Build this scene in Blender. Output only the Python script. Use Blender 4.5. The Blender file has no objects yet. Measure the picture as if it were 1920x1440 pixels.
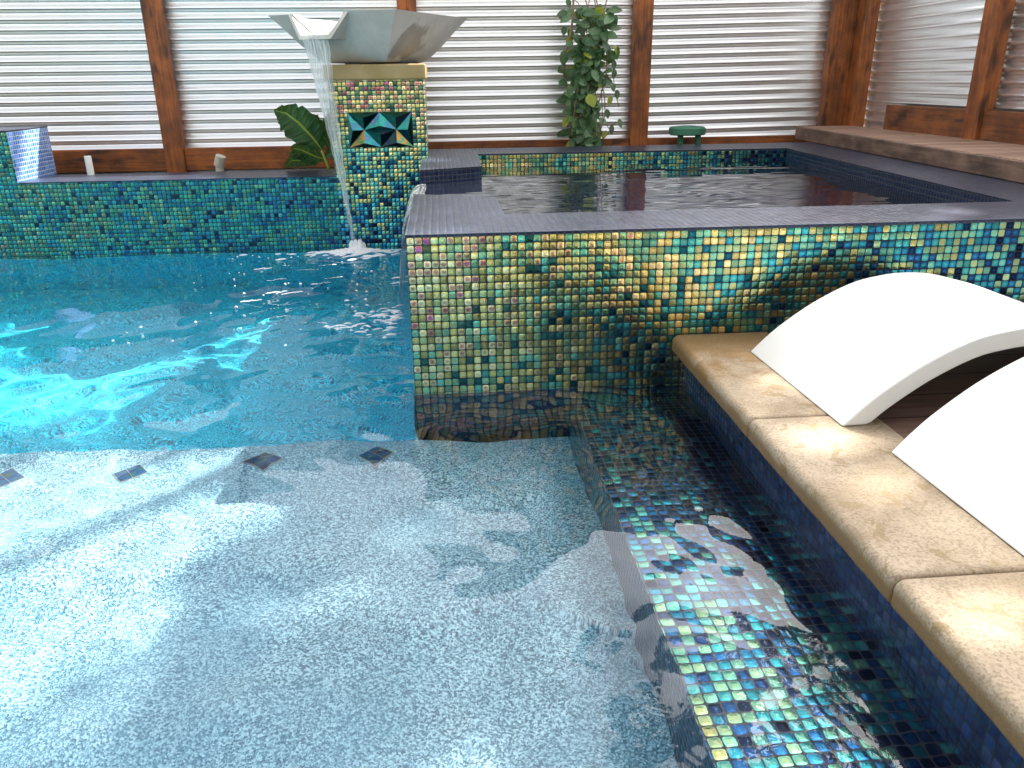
import bpy, math, random
import numpy as np
from mathutils import Vector, Matrix, noise as mnoise
random.seed(7); rng = np.random.default_rng(7)
sc = bpy.context.scene; COL = sc.collection; R = math.radians

# ------------------------------------------------------------------ helpers
ORG = {}
def tag(o, label=None, cat=None, group=None, kind=None):
    if label: o['label'] = label
    if cat: o['category'] = cat
    if group: o['group'] = group
    if kind: o['kind'] = kind
    return o
def thing(name, loc, label, cat, group=None):
    o = bpy.data.objects.new(name, None); COL.objects.link(o); o.location = loc
    o.empty_display_size = .1; ORG[o.name] = Vector(loc)
    return tag(o, label, cat, group)
class MB:
    def __init__(s): s.v = []; s.f = []; s.m = []; s.uv = []
    def add(s, vs, fs, m=0, uvs=None):
        b = len(s.v); s.v += [tuple(p) for p in vs]
        for k, f in enumerate(fs):
            s.f.append(tuple(b + i for i in f)); s.m.append(m); s.uv.append(uvs[k] if uvs else None)
    def poly(s, pts, m=0): s.add(pts, [tuple(range(len(pts)))], m)
    def prism(s, base, z0, z1, m=0, top=True, bottom=True):      # base = ccw list of (x,y)
        n = len(base)
        vs = [(x, y, z0) for x, y in base] + [(x, y, z1) for x, y in base]
        fs = [(i, (i+1) % n, n+(i+1) % n, n+i) for i in range(n)]
        if bottom: fs.append(tuple(range(n))[::-1])
        if top: fs.append(tuple(range(n, 2*n)))
        s.add(vs, fs, m)
    def box(s, x0, x1, y0, y1, z0, z1, m=0):
        s.prism([(x0, y0), (x1, y0), (x1, y1), (x0, y1)], z0, z1, m)
    def tube(s, pts, rad, n=8, m=0, cap=True):
        pts = [Vector(p) for p in pts]
        if not isinstance(rad, (list, tuple)): rad = [rad]*len(pts)
        rings = []; ref = Vector((.31, .17, .93))
        for i, p in enumerate(pts):
            d = (pts[min(i+1, len(pts)-1)] - pts[max(i-1, 0)]).normalized()
            a = d.cross(ref)
            if a.length < 1e-3: a = d.cross(Vector((1, 0, 0)))
            a.normalize(); b = d.cross(a)
            rings.append([p + rad[i]*(math.cos(2*math.pi*k/n)*a + math.sin(2*math.pi*k/n)*b) for k in range(n)])
        vs = [q for r in rings for q in r]; fs = []
        for i in range(len(pts)-1):
            for k in range(n):
                fs.append((i*n+k, i*n+(k+1) % n, (i+1)*n+(k+1) % n, (i+1)*n+k))
        if cap: fs += [tuple(range(n))[::-1], tuple(range((len(pts)-1)*n, len(pts)*n))]
        s.add(vs, fs, m)
    def build(s, name, mats, parent=None, smooth=False, loc=None, bevel=0, autosmooth=None):
        if not isinstance(mats, (list, tuple)): mats = [mats]
        org = ORG[parent.name] if parent else Vector(loc or (0, 0, 0))
        me = bpy.data.meshes.new(name)
        V = [(x-org.x, y-org.y, z-org.z) for x, y, z in s.v]
        me.from_pydata(V, [], s.f); me.update()
        for m in mats: me.materials.append(m)
        me.polygons.foreach_set('material_index', s.m)
        ul = me.uv_layers.new(name='UVMap'); dat = ul.data
        for k, p in enumerate(me.polygons):
            given = s.uv[k]; n = p.normal; ax = max(range(3), key=lambda i: abs(n[i]))
            for j, li in enumerate(p.loop_indices):
                if given: dat[li].uv = given[j]; continue
                c = s.v[me.loops[li].vertex_index]
                dat[li].uv = (c[0], c[1]) if ax == 2 else ((c[1], c[2]) if ax == 0 else (c[0], c[2]))
        if smooth: me.polygons.foreach_set('use_smooth', [True]*len(me.polygons))
        o = bpy.data.objects.new(name, me); COL.objects.link(o)
        if parent: o.parent = parent
        else: o.location = org
        ORG[o.name] = org
        if bevel:
            b = o.modifiers.new('bevel', 'BEVEL'); b.width = bevel; b.segments = 3; b.limit_method = 'ANGLE'; b.angle_limit = R(40)
        return o

# ------------------------------------------------------------------ node helpers
class NT:
    def __init__(s, name):
        s.mat = bpy.data.materials.new(name); s.mat.use_nodes = True
        s.t = s.mat.node_tree; s.t.nodes.clear()
        s.out = s.t.nodes.new('ShaderNodeOutputMaterial')
    def n(s, typ, ins=None, **props):
        nd = s.t.nodes.new('ShaderNode' + typ)
        for k, v in props.items(): setattr(nd, k, v)
        for k, v in (ins or {}).items():
            if isinstance(v, bpy.types.NodeSocket): s.t.links.new(v, nd.inputs[k])
            else: nd.inputs[k].default_value = v
        return nd
    def m(s, op, a, b=0., c=None, clamp=False):
        ins = {0: a, 1: b}
        if c is not None: ins[2] = c
        return s.n('Math', ins, operation=op, use_clamp=clamp).outputs[0]
    def vm(s, op, a, b=None, scale=None):
        ins = {0: a}
        if b is not None: ins[1] = b
        if scale is not None: ins['Scale'] = scale
        nd = s.n('VectorMath', ins, operation=op)
        return nd.outputs['Value'] if op in ('LENGTH', 'DISTANCE', 'DOT_PRODUCT') else nd.outputs[0]
    def mr(s, v, a, b, c, d, smooth=True):
        return s.n('MapRange', {0: v, 1: a, 2: b, 3: c, 4: d}, interpolation_type='SMOOTHSTEP' if smooth else 'LINEAR').outputs[0]
    def noise(s, vec, scale, detail=3., rough=.55, dist=0.):
        return s.n('TexNoise', {'Vector': vec, 'Scale': scale, 'Detail': detail, 'Roughness': rough, 'Distortion': dist}).outputs['Fac']
    def ramp(s, fac, stops, interp='LINEAR'):
        nd = s.n('ValToRGB', {0: fac}); e = nd.color_ramp.elements; nd.color_ramp.interpolation = interp
        while len(e) < len(stops): e.new(.5)
        for i, (p, c) in enumerate(stops): e[i].position = p; e[i].color = (*c, 1)
        return nd.outputs[0]
    def mix(s, f, a, b, mode='MIX'):
        nd = s.n('Mix', data_type='RGBA', blend_type=mode)
        for k, v in ((0, f), (6, a), (7, b)):
            if isinstance(v, bpy.types.NodeSocket): s.t.links.new(v, nd.inputs[k])
            else: nd.inputs[k].default_value = v if k == 0 else (*v, 1)
        return nd.outputs[2]
    def uv(s): return s.n('UVMap').outputs[0]
    def obj(s): return s.n('TexCoord').outputs['Object']
    def geo(s): return s.n('NewGeometry').outputs['Position']
    def bump(s, h, dist, strength=1., normal=None):
        ins = {'Height': h, 'Distance': dist, 'Strength': strength}
        if normal: ins['Normal'] = normal
        return s.n('Bump', ins).outputs[0]
    def bsdf(s, base, rough=.5, metal=0., normal=None, coat=0., coat_rough=.05, **kw):
        b = s.n('BsdfPrincipled')
        def put(k, v):
            if isinstance(v, bpy.types.NodeSocket): s.t.links.new(v, b.inputs[k])
            else: b.inputs[k].default_value = (*v, 1) if isinstance(v, tuple) and len(v) == 3 else v
        put('Base Color', base); put('Roughness', rough); put('Metallic', metal)
        if normal: put('Normal', normal)
        if coat: put('Coat Weight', coat); put('Coat Roughness', coat_rough)
        for k, v in kw.items(): put(k.replace('_', ' '), v)
        return b
    def done(s, sh):
        s.t.links.new(sh.outputs[0] if hasattr(sh, 'outputs') else sh, s.out.inputs[0]); return s.mat

# ------------------------------------------------------------------ materials
P = .025     # mosaic pitch in metres
IRI = [(0., (.012, .03, .10)), (.12, (.02, .12, .34)), (.27, (.03, .36, .42)), (.42, (.20, .50, .34)),
       (.55, (.40, .44, .20)), (.68, (.66, .52, .17)), (.79, (.86, .77, .46)), (.9, (.66, .34, .20)), (1., (.42, .12, .26))]
NAVY = [(0., (.008, .016, .06)), (.35, (.012, .035, .13)), (.6, (.02, .06, .17)), (.8, (.03, .05, .12)), (1., (.05, .05, .14))]
def tile_mat(name, ramp=IRI, g0=.5, gu=0., gv=0., spread=.5, lf=.3, lfs=3., rad=.35, metal=.8, rough=.2, coat=.3, coat_rough=.08,
             pillow=.06, tilt=.12, crink=.022, grout=(.012, .018, .024), dark=.15, val=1., seed=0., body=.12):
    t = NT(name); uv = t.uv()
    wob = t.n('TexNoise', {'Vector': uv, 'Scale': 14., 'Detail': 1.}).outputs['Color']
    uvw = t.vm('ADD', uv, t.vm('MULTIPLY', t.vm('SUBTRACT', wob, (.5, .5, .5)), (.0035, .0035, 0.)))
    s = t.vm('SCALE', uvw, scale=1/P)
    cell = t.vm('ADD', t.vm('FLOOR', s), (seed, seed*1.7, seed*.3))
    fr = t.vm('SUBTRACT', t.vm('FRACTION', s), (.5, .5, 0.))
    x, y, _ = t.n('SeparateXYZ', {0: fr}).outputs
    wn = t.n('TexWhiteNoise', {'Vector': cell}, noise_dimensions='3D'); cr, cg, cb = t.n('SeparateColor', {0: wn.outputs['Color']}).outputs
    ax, ay = t.m('ABSOLUTE', x), t.m('ABSOLUTE', y)
    d = t.m('POWER', t.m('ADD', t.m('POWER', ax, 5.), t.m('POWER', ay, 5.)), .2)
    mask = t.mr(d, .425, .465, 1., 0.)
    r = t.m('POWER', t.m('ADD', t.m('POWER', ax, 2.), t.m('POWER', ay, 2.)), .5)
    ns = t.noise(uv, lfs, 2.)
    u, v, _ = t.n('SeparateXYZ', {0: uv}).outputs
    fine = t.noise(t.vm('ADD', s, wn.outputs['Color']), 3.2, 3., .6)
    tt = t.m('ADD', g0, t.m('ADD', t.m('MULTIPLY', u, gu), t.m('MULTIPLY', v, gv)))  # drift over the surface puts view-dependent sheen into the palette
    tt = t.m('ADD', tt, t.m('MULTIPLY', t.m('SUBTRACT', wn.outputs['Value'], .5), spread))
    tt = t.m('ADD', tt, t.m('MULTIPLY', t.m('SUBTRACT', ns, .5), lf))
    tt = t.m('SUBTRACT', tt, t.m('MULTIPLY', t.m('SUBTRACT', r, .28), rad))
    tt = t.m('ADD', tt, t.m('MULTIPLY', t.m('SUBTRACT', fine, .5), .22), clamp=True)
    col = t.ramp(tt, ramp)
    br = t.m('MULTIPLY', t.mr(cg, 0., 1., .55*val, 1.1*val, False), t.mr(cr, dark-.01, dark+.01, .35, 1.))
    col = t.mix(1., col, t.n('CombineColor', {0: br, 1: br, 2: br}).outputs[0], 'MULTIPLY')
    col = t.mix(mask, grout, col)
    h = t.m('MULTIPLY', t.mr(d, .15, .47, 1., 0.), pillow)
    h = t.m('ADD', h, t.m('MULTIPLY', t.m('MULTIPLY', t.m('SUBTRACT', cg, .5), x), tilt))
    h = t.m('ADD', h, t.m('MULTIPLY', t.m('MULTIPLY', t.m('SUBTRACT', cb, .5), y), tilt))
    h = t.m('ADD', h, t.m('MULTIPLY', fine, crink))
    nm = t.bump(h, P)
    body = t.bsdf(t.mix(mask, grout, t.mix(body, (.008, .018, .05), col)), t.mix(mask, (.7, .7, .7), (.3, .3, .3)), 0., nm, coat=coat, coat_rough=coat_rough, Specular_IOR_Level=.3)
    gl = t.bsdf(col, rough, 1., nm)
    return t.done(t.n('MixShader', {0: t.m('MULTIPLY', mask, metal), 1: body.outputs[0], 2: gl.outputs[0]}))
M = {}
M['tile_spa'] = tile_mat('spa iridescent mosaic', g0=.64, gu=-.225, gv=.18, spread=.56, lf=.4, seed=1, dark=.07, pillow=.022, tilt=.075, rough=.16, val=1.3, metal=.9, crink=.024, coat=.15)  # gold toward left and top stands in for reflected sun glare
M['tile_column'] = tile_mat('column gold sheen mosaic', g0=.17, gv=.58, spread=.6, lf=.4, seed=2, val=1.3, dark=.2, metal=.9)
M['tile_wall'] = tile_mat('low wall teal mosaic', ramp=[(0., (.01, .03, .10)), (.2, (.02, .13, .32)), (.4, (.03, .34, .42)), (.6, (.06, .42, .30)), (.76, (.24, .46, .28)), (.9, (.20, .17, .19)), (1., (.22, .12, .22))], g0=.35, gu=-.08, spread=.52, lf=.8, rad=.15, seed=3, val=.88, pillow=.05, tilt=.10, dark=.08)
M['tile_dull_reflection'] = tile_mat('mosaic toned for dull reflections', ramp=NAVY, spread=.9, lf=.2, rad=.1, metal=.25, rough=.3, coat=.22, coat_rough=.12, pillow=.04, tilt=.10, dark=.0, grout=(.055, .055, .06), seed=4)  # same tile as the walls; duller reflections on level faces put into colour
M['tile_bench'] = tile_mat('bench mosaic', g0=.17, gu=-.42, gv=-.24, spread=.52, lf=.3, rad=.18, seed=5, dark=.04, body=.3, metal=.8, pillow=.02, tilt=.06, rough=.24, crink=.008, val=.75, grout=(.03, .035, .045))  # navy toward spa and coping stands in for darker reflections
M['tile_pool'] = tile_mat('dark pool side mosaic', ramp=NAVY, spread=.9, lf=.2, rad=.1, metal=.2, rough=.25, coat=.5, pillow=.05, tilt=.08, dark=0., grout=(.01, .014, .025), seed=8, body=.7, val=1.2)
M['tile_sunlit_blue'] = tile_mat('sunlit blue end mosaic', ramp=[(0., (.05, .16, .50)), (1., (.14, .34, .80))], spread=.9, metal=.25, body=1., rough=.25, coat=.5, dark=0., grout=(.42, .45, .52), pillow=.05, tilt=.08, seed=6)  # sunlit look of the end face put into brighter blue and grout

def plaster(name, tint=None):
    t = NT(name); g = t.geo()
    v1 = t.n('TexVoronoi', {'Vector': g, 'Scale': 235.}); v2 = t.n('TexVoronoi', {'Vector': g, 'Scale': 430.})
    a = t.n('SeparateColor', {0: v1.outputs['Color']}).outputs[0]; b = t.n('SeparateColor', {0: v2.outputs['Color']}).outputs[1]
    f = t.m('ADD', t.m('MULTIPLY', a, .65), t.m('MULTIPLY', b, .35))
    c = t.ramp(f, [(.12, (.02, .09, .13)), (.34, (.12, .25, .29)), (.54, (.40, .51, .54)), (.70, (.74, .78, .77)), (.88, (.98, .97, .93))])
    lo = t.noise(g, 2.2, 4.)
    c = t.mix(t.mr(lo, .4, .65, .0, .4), c, (.20, .36, .42))
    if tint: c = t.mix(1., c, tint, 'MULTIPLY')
    return t.done(t.bsdf(c, .35, 0., t.bump(v1.outputs['Distance'], .004, .5)))
M['plaster'] = plaster('pebble plaster', (.35, .57, .70)); M['plaster_deep'] = plaster('depth tinted pebble plaster', (.02, .82, 1.12))  # deep water's turquoise cast put into the plaster colour
def water(name, absorb):
    t = NT(name)
    g = t.n('BsdfGlass', {'Color': (1, 1, 1, 1), 'Roughness': 0., 'IOR': 1.333})
    if absorb:
        va = t.n('VolumeAbsorption', {'Color': absorb[0], 'Density': absorb[1]})
        t.t.links.new(va.outputs[0], t.out.inputs['Volume'])
    return t.done(g)
M['water'] = water('pool water', None)
M['spa_water'] = water('spa water', None)
def wood(name, axis, a=(.06, .016, .004), b=(.33, .092, .013), dark=.75):
    t = NT(name); g = t.geo()
    sc_ = {0: (3., 60., 60.), 1: (60., 3., 60.), 2: (60., 60., 3.)}[axis]
    st = t.vm('MULTIPLY', g, sc_)
    gr = t.noise(st, 1., 5., .65, .6); bl = t.noise(g, 5., 4., .6); kn = t.noise(t.vm('MULTIPLY', g, {0: (4., 12., 12.), 1: (12., 4., 12.), 2: (12., 12., 4.)}[axis]), 1., 2.)
    f = t.m('ADD', t.m('MULTIPLY', gr, .5), t.m('MULTIPLY', bl, .6))
    c = t.ramp(f, [(.38, a), (.52, tuple((p+q)*.45 for p, q in zip(a, b))), (.66, b)])
    c = t.mix(t.mr(kn, .54, .70, 0., dark), c, (.012, .006, .004))
    return t.done(t.bsdf(c, .62, 0., t.bump(gr, .002, .6)))
M['wood_v'] = wood('stained timber upright', 2); M['wood_x'] = wood('stained timber rail', 0); M['wood_y'] = wood('stained timber side rail', 1, b=(.22, .07, .016))
def metal_sheet():
    t = NT('corrugated galvanised steel'); g = t.geo()
    n1 = t.noise(t.vm('MULTIPLY', g, (6., 6., 30.)), 1., 4.); n2 = t.noise(g, 90., 2.)
    c = t.ramp(n1, [(.3, (.84, .84, .84)), (.7, (.90, .895, .885))])
    c = t.mix(t.mr(n2, .70, .78, 0., .3), c, (.3, .25, .22))
    return t.done(t.bsdf(c, t.mr(n1, .3, .7, .29, .32), .92))
M['sheet'] = metal_sheet()
def concrete(name, c0, c1, stain=None, speck=.5, rough=.75):
    t = NT(name); g = t.geo()
    n1 = t.noise(g, 7., 5., .6); n2 = t.noise(g, 260., 2.); v = t.n('TexVoronoi', {'Vector': g, 'Scale': 75.}).outputs['Distance']
    c = t.mix(t.mr(n1, .3, .7, 0., 1.), c0, c1)
    c = t.mix(t.mr(n2, .3, .75, 0., speck), c, tuple(x*.55 for x in c0))
    c = t.mix(t.mr(v, .06, .11, .6, 0.), c, tuple(x*.4 for x in c0))
    rg = rough
    if stain:
        for (pos, rad_, sc_) in stain:
            dd = t.vm('DISTANCE', t.vm('ADD', g, t.vm('SCALE', t.vm('SUBTRACT', t.n('TexNoise', {'Vector': g, 'Scale': 9., 'Detail': 3.}).outputs['Color'], (.5, .5, .5)), scale=rad_*.9)), pos)
            k = t.mr(dd, rad_*.8, rad_, 1., 0.)
            c = t.mix(t.m('MULTIPLY', k, .6), c, sc_)
    return t.done(t.bsdf(c, max(rg, .6), 0., Specular_IOR_Level=.25, normal=t.bump(t.m('ADD', n2, t.m('MULTIPLY', n1, .5)), .002, .35)))
M['bowl'] = concrete('cast concrete bowl', (.50, .48, .44), (.60, .58, .53), [((.04, 2.56, 1.10), .21, (.15, .12, .09))], .3)
M['cap'] = concrete('sandstone cap', (.34, .25, .11), (.44, .34, .18), None, .45)
def coping_mat():
    t = NT('tan coping stone'); g = t.geo()
    n1 = t.noise(g, 5., 5., .6, .4); n2 = t.noise(g, 190., 3.); n3 = t.noise(g, 11., 4., .6, 1.2)
    c = t.mix(t.mr(n1, .35, .65, 0., 1.), (.24, .175, .105), (.37, .295, .205))
    c = t.mix(t.mr(n3, .57, .63, 0., .8), c, (.20, .14, .055))          # damp patches
    x, y, z = t.n('SeparateXYZ', {0: g}).outputs
    wet = t.mr(t.m('ADD', y, t.m('MULTIPLY', t.m('SUBTRACT', n3, .5), 1.1)), -.55, -.15, 0., 1.)
    c = t.mix(t.m('MULTIPLY', wet, .8), c, (.22, .115, .025))                # splashed end by the spa
    face = t.mr(t.m('ADD', z, t.m('MULTIPLY', t.m('SUBTRACT', n1, .5), .03)), .145, .165, .8, 0.)
    c = t.mix(face, c, (.17, .09, .024))                                    # browner below the top edge of the nosing
    c = t.mix(t.mr(n2, .4, .72, 0., .65), c, (.12, .085, .05))
    return t.done(t.bsdf(c, .7, 0., t.bump(t.m('ADD', n2, n1), .002, .5)))
M['coping'] = coping_mat()
def simple(name, col, rough=.4, metal=0., **kw):
    t = NT(name); return t.done(t.bsdf(col, rough, metal, **kw))
M['white'] = simple('white moulded resin', (.74, .725, .69), .45)
M['pvc'] = concrete('white pvc', (.70, .68, .62), (.78, .76, .70), None, .1, .45)
M['grey'] = concrete('grey fitting', (.30, .27, .22), (.45, .40, .34), None, .2, .6)
M['green'] = concrete('green powder coat', (.045, .16, .10), (.06, .19, .12), None, .15, .5)
M['black'] = simple('black rubber', (.02, .018, .016), .6)
M['soil'] = concrete('dark soil', (.03, .02, .012), (.06, .04, .025), None, .7, .95)
def decking():
    t = NT('ribbed decking'); g = t.geo()
    x, y, z = t.n('SeparateXYZ', {0: g}).outputs
    rib = t.m('SINE', t.m('MULTIPLY', y, 2*math.pi/.014))
    n = t.noise(t.vm('MULTIPLY', g, (3., 40., 40.)), 1., 4.)
    wn = t.n('TexWhiteNoise', {'W': t.m('FLOOR', t.m('DIVIDE', y, .096))}, noise_dimensions='1D').outputs['Value']
    c = t.ramp(t.m('ADD', t.m('MULTIPLY', n, .6), t.m('MULTIPLY', wn, .4)), [(.2, (.24, .135, .09)), (.8, (.44, .275, .19))])
    return t.done(t.bsdf(c, .6, 0., t.bump(rib, .002, .8)))
M['deck'] = decking()
M['fascia'] = wood('weathered fascia', 1, (.05, .03, .02), (.20, .12, .08), .5)
def patio_mat():
    t = NT('brown patio boards'); g = t.geo()
    s = t.vm('SCALE', g, scale=1/.145); fr = t.n('SeparateXYZ', {0: t.vm('FRACTION', s)}).outputs
    cell = t.n('SeparateXYZ', {0: t.vm('FLOOR', s)}).outputs
    line = t.mr(t.m('ABSOLUTE', t.m('SUBTRACT', fr[1], .5)), .47, .485, 0., 1.)
    n = t.noise(t.vm('MULTIPLY', g, (4., 50., 4.)), 1., 4.)
    c = t.ramp(n, [(.3, (.11, .06, .045)), (.7, (.19, .11, .08))])
    c = t.mix(line, c, (.015, .01, .01))
    return t.done(t.bsdf(c, .65, 0., t.bump(n, .002, .4)))
M['patio'] = patio_mat()
M['bounce_paving'] = concrete('pale bounce paving', (.42, .36, .27), (.52, .45, .35), None, .4, .8)
M['ground'] = concrete('reflection dimming ground', (.035, .055, .018), (.07, .09, .03), None, .4, .95)  # unseen ground, lawn colour picked dark to dim the tile reflections
def leaf_mat(name, c0, c1, trans=.3):
    t = NT(name); g = t.geo(); uv = t.uv()
    n = t.noise(g, 22., 2.)
    u, v, _ = t.n('SeparateXYZ', {0: uv}).outputs
    rib = t.mr(t.m('ABSOLUTE', t.m('SUBTRACT', u, .5)), .02, .06, 1., 0.)
    c = t.mix(t.mr(n, .3, .7, 0., 1.), c0, c1)
    c = t.mix(t.m('MULTIPLY', rib, .5), c, (.20, .26, .07))
    b = t.bsdf(c, .38)
    tr = t.n('BsdfTranslucent', {'Color': t.mix(.5, c, (.25, .35, .04))})
    return t.done(t.n('MixShader', {0: trans, 1: b.outputs[0], 2: tr.outputs[0]}))
M['leaf'] = leaf_mat('dark glossy leaf', (.022, .07, .028), (.065, .15, .06))
M['leaf_pale'] = leaf_mat('pale leaf', (.07, .17, .075), (.15, .27, .12))
M['leaf_yellow'] = leaf_mat('yellow leaf', (.28, .36, .03), (.42, .46, .05), .4)
def banana_mat():
    t = NT('banana leaf'); uv = t.uv(); u, v, _ = t.n('SeparateXYZ', {0: uv}).outputs
    st = t.noise(t.vm('MULTIPLY', uv, (1.5, 34., 1.)), 1., 3.)
    c = t.ramp(st, [(.36, (.008, .03, .011)), (.52, (.025, .09, .028)), (.68, (.10, .19, .075))])
    rib = t.mr(t.m('ABSOLUTE', t.m('SUBTRACT', u, .5)), .02, .05, 1., 0.)
    c = t.mix(rib, c, (.30, .36, .05))
    b = t.bsdf(c, .32, 0., t.bump(st, .004, .7)); tr = t.n('BsdfTranslucent', {'Color': t.mix(.4, c, (.25, .4, .03))})
    return t.done(t.n('MixShader', {0: .25, 1: b.outputs[0], 2: tr.outputs[0]}))
M['banana'] = banana_mat()
M['stem'] = simple('yellow green stem', (.30, .33, .04), .5)
M['twig'] = simple('brown vine stem', (.22, .13, .06), .7)
M['bark'] = simple('bark', (.09, .065, .045), .9)
def art_mat(name, stops):
    t = NT(name); g = t.geo()
    n = t.noise(g, 16., 2., .5, .6); n2 = t.noise(g, 90., 3.)
    c = t.ramp(t.m('ADD', n, t.m('MULTIPLY', t.m('SUBTRACT', n2, .5), .2)), list(zip((.3, .45, .58, .72), stops)))
    return t.done(t.bsdf(t.mix(1., c, (.6, .6, .6), 'MULTIPLY'), .2, .85, t.bump(n2, .002, .5), coat=.25))
M['art'] = [art_mat('relief glass dark', [(.006, .03, .03), (.01, .07, .06), (.01, .03, .08), (.02, .05, .04)]),
            art_mat('relief glass green', [(.02, .10, .08), (.03, .20, .14), (.07, .26, .15), (.02, .12, .13)]),
            art_mat('relief glass teal', [(.03, .30, .30), (.05, .46, .36), (.04, .25, .42), (.55, .32, .38)]),
            art_mat('relief glass amber', [(.06, .30, .16), (.30, .30, .08), (.60, .34, .05), (.10, .36, .26)])]
def accent_mat():
    t = NT('blue glass accent'); g = t.geo()
    n = t.noise(g, 30., 2.)
    c = t.ramp(n, [(.35, (.002, .006, .015)), (.5, (.004, .05, .15)), (.6, (.005, .06, .06)), (.7, (.10, .035, .008))])
    return t.done(t.bsdf(c, .5, 0., Specular_IOR_Level=.1))
M['accent'] = accent_mat()
M['grout'] = simple('grey grout', (.22, .26, .28), .8)
def sheet_water(name, streak, s):
    t = NT(name); uv = t.uv()
    n = t.noise(t.vm('MULTIPLY', uv, (s, 2.2, 1.)), 1., 4., .6)
    gl = t.n('BsdfGlass', {'Color': (1, 1, 1, 1), 'Roughness': .02, 'IOR': 1.2, 'Normal': t.bump(n, .01, .5)})
    tr = t.n('BsdfTransparent', {'Color': (.93, .96, .97, 1)})
    a = t.n('MixShader', {0: .45, 1: tr.outputs[0], 2: gl.outputs[0]})
    wh = t.n('BsdfDiffuse', {'Color': (.85, .87, .88, 1)})
    return t.done(t.n('MixShader', {0: t.mr(n, .46, .66, .05, streak), 1: a.outputs[0], 2: wh.outputs[0]}))
M['fall'] = sheet_water('falling water', .62, 46.)
def foam_mat():
    t = NT('white foam')
    d = t.n('BsdfDiffuse', {'Color': (.86, .88, .89, 1)}); tr = t.n('BsdfTransparent')
    return t.done(t.n('MixShader', {0: .35, 1: d.outputs[0], 2: tr.outputs[0]}))
M['foam'] = foam_mat()

# ------------------------------------------------------------------ pool basin and water (the setting)
SH, DEEP = -.34, -.95
b = MB()
b.box(-4.6, .55, -3.4, -.05, -1.5, SH)                       # sun shelf
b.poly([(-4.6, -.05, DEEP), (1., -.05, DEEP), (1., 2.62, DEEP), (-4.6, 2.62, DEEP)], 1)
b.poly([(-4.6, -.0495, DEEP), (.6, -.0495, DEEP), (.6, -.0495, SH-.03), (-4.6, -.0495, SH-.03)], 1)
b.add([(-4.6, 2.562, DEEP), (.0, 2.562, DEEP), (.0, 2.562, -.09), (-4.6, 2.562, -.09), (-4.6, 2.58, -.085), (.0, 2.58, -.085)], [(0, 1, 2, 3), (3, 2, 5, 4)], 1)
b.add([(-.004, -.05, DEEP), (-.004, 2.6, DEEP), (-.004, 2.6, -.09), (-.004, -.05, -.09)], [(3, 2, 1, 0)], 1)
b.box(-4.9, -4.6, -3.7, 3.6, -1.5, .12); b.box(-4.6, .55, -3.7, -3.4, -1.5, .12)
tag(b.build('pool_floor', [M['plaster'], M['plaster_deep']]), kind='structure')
b = MB(); b.box(.522, .93, -3.3, -.001, SH-.05, -.08, 0)
bench = thing('pool_bench', (.72, -1.6, SH), 'submerged bench of iridescent mosaic running along the pool side below the stone coping', 'bench')
b = MB(); b.prism([(.522, -3.3), (.925, -3.3), (.925, 0.), (.522, 0.)], SH-.02, -.08, 0, top=False); b.build('riser', M['tile_pool'], bench)
b = MB(); b.poly([(.522, -3.3, -.079), (.925, -3.3, -.079), (.925, 0., -.079), (.522, 0., -.079)]); b.build('seat', M['tile_bench'], bench)
b = MB(); b.box(.915, 1.19, -3.3, -.002, -1.2, .117)
tag(b.build('pool_wall', M['tile_pool'], loc=(1.05, -1.6, -.3)), 'dark navy mosaic pool wall under the tan coping stones', 'wall')

WAVES = []
for i in range(46):
    lam = .11*(9 ** rng.random()); a = rng.random()*2*math.pi; k = 2*math.pi/lam
    amp = .0036*lam**1.25 * (.35+.65*rng.random())
    WAVES.append((k*math.cos(a), k*math.sin(a), rng.random()*6.28, amp))
def wave(X, Y, sc_=1., sx=1., sy=1.):
    Z = np.zeros_like(X)
    wx = X*sx + .05*np.sin(Y*3.1+1.) ; wy = Y*sy + .05*np.sin(X*2.7)
    for kx, ky, ph, am in WAVES: Z += am*np.sin(kx*wx+ky*wy+ph)
    return Z*sc_
def rings(X, Y, cx, cy, lam, amp, fall):
    r = np.hypot(X-cx, Y-cy) + .012*np.sin(6*np.arctan2(Y-cy, X-cx)+X*9)
    return amp*np.sin(2*math.pi*r/lam)*np.exp(-r/fall)
def grid_water(name, mat, xs, ys, Zf, z0, zb):
    X, Y = np.meshgrid(xs, ys); Z = z0 + Zf(X, Y)
    nx, ny = len(xs), len(ys)
    top = np.stack([X, Y, Z], -1).reshape(-1, 3)
    idx = np.arange(nx*ny).reshape(ny, nx)
    q = np.stack([idx[:-1, :-1], idx[:-1, 1:], idx[1:, 1:], idx[1:, :-1]], -1).reshape(-1, 4).tolist()
    verts = top.tolist()
    if zb is not None:
        base = len(verts)
        loop = list(idx[0, :]) + list(idx[1:, -1]) + list(idx[-1, -2::-1]) + list(idx[-2:0:-1, 0])
        verts += [(verts[i][0], verts[i][1], zb) for i in loop]; n = len(loop)
        for k in range(n): q.append((int(loop[k]), base+k, base+(k+1) % n, int(loop[(k+1) % n])))
        q.append(tuple(base+k for k in range(n))[::-1])
    me = bpy.data.meshes.new(name); me.from_pydata(verts, [], q); me.update()
    me.materials.append(mat)
    nt = (nx-1)*(ny-1)
    me.polygons.foreach_set('use_smooth', [True]*nt + [False]*(len(me.polygons)-nt))
    o = bpy.data.objects.new(name, me); COL.objects.link(o); return o
xs = np.concatenate([np.linspace(-4.62, -2.9, 40, endpoint=False), np.arange(-2.9, .934, .0115)])
ys = np.concatenate([np.linspace(-3.42, -2.0, 60, endpoint=False), np.arange(-2.0, 2.64, .0115)])
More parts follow.
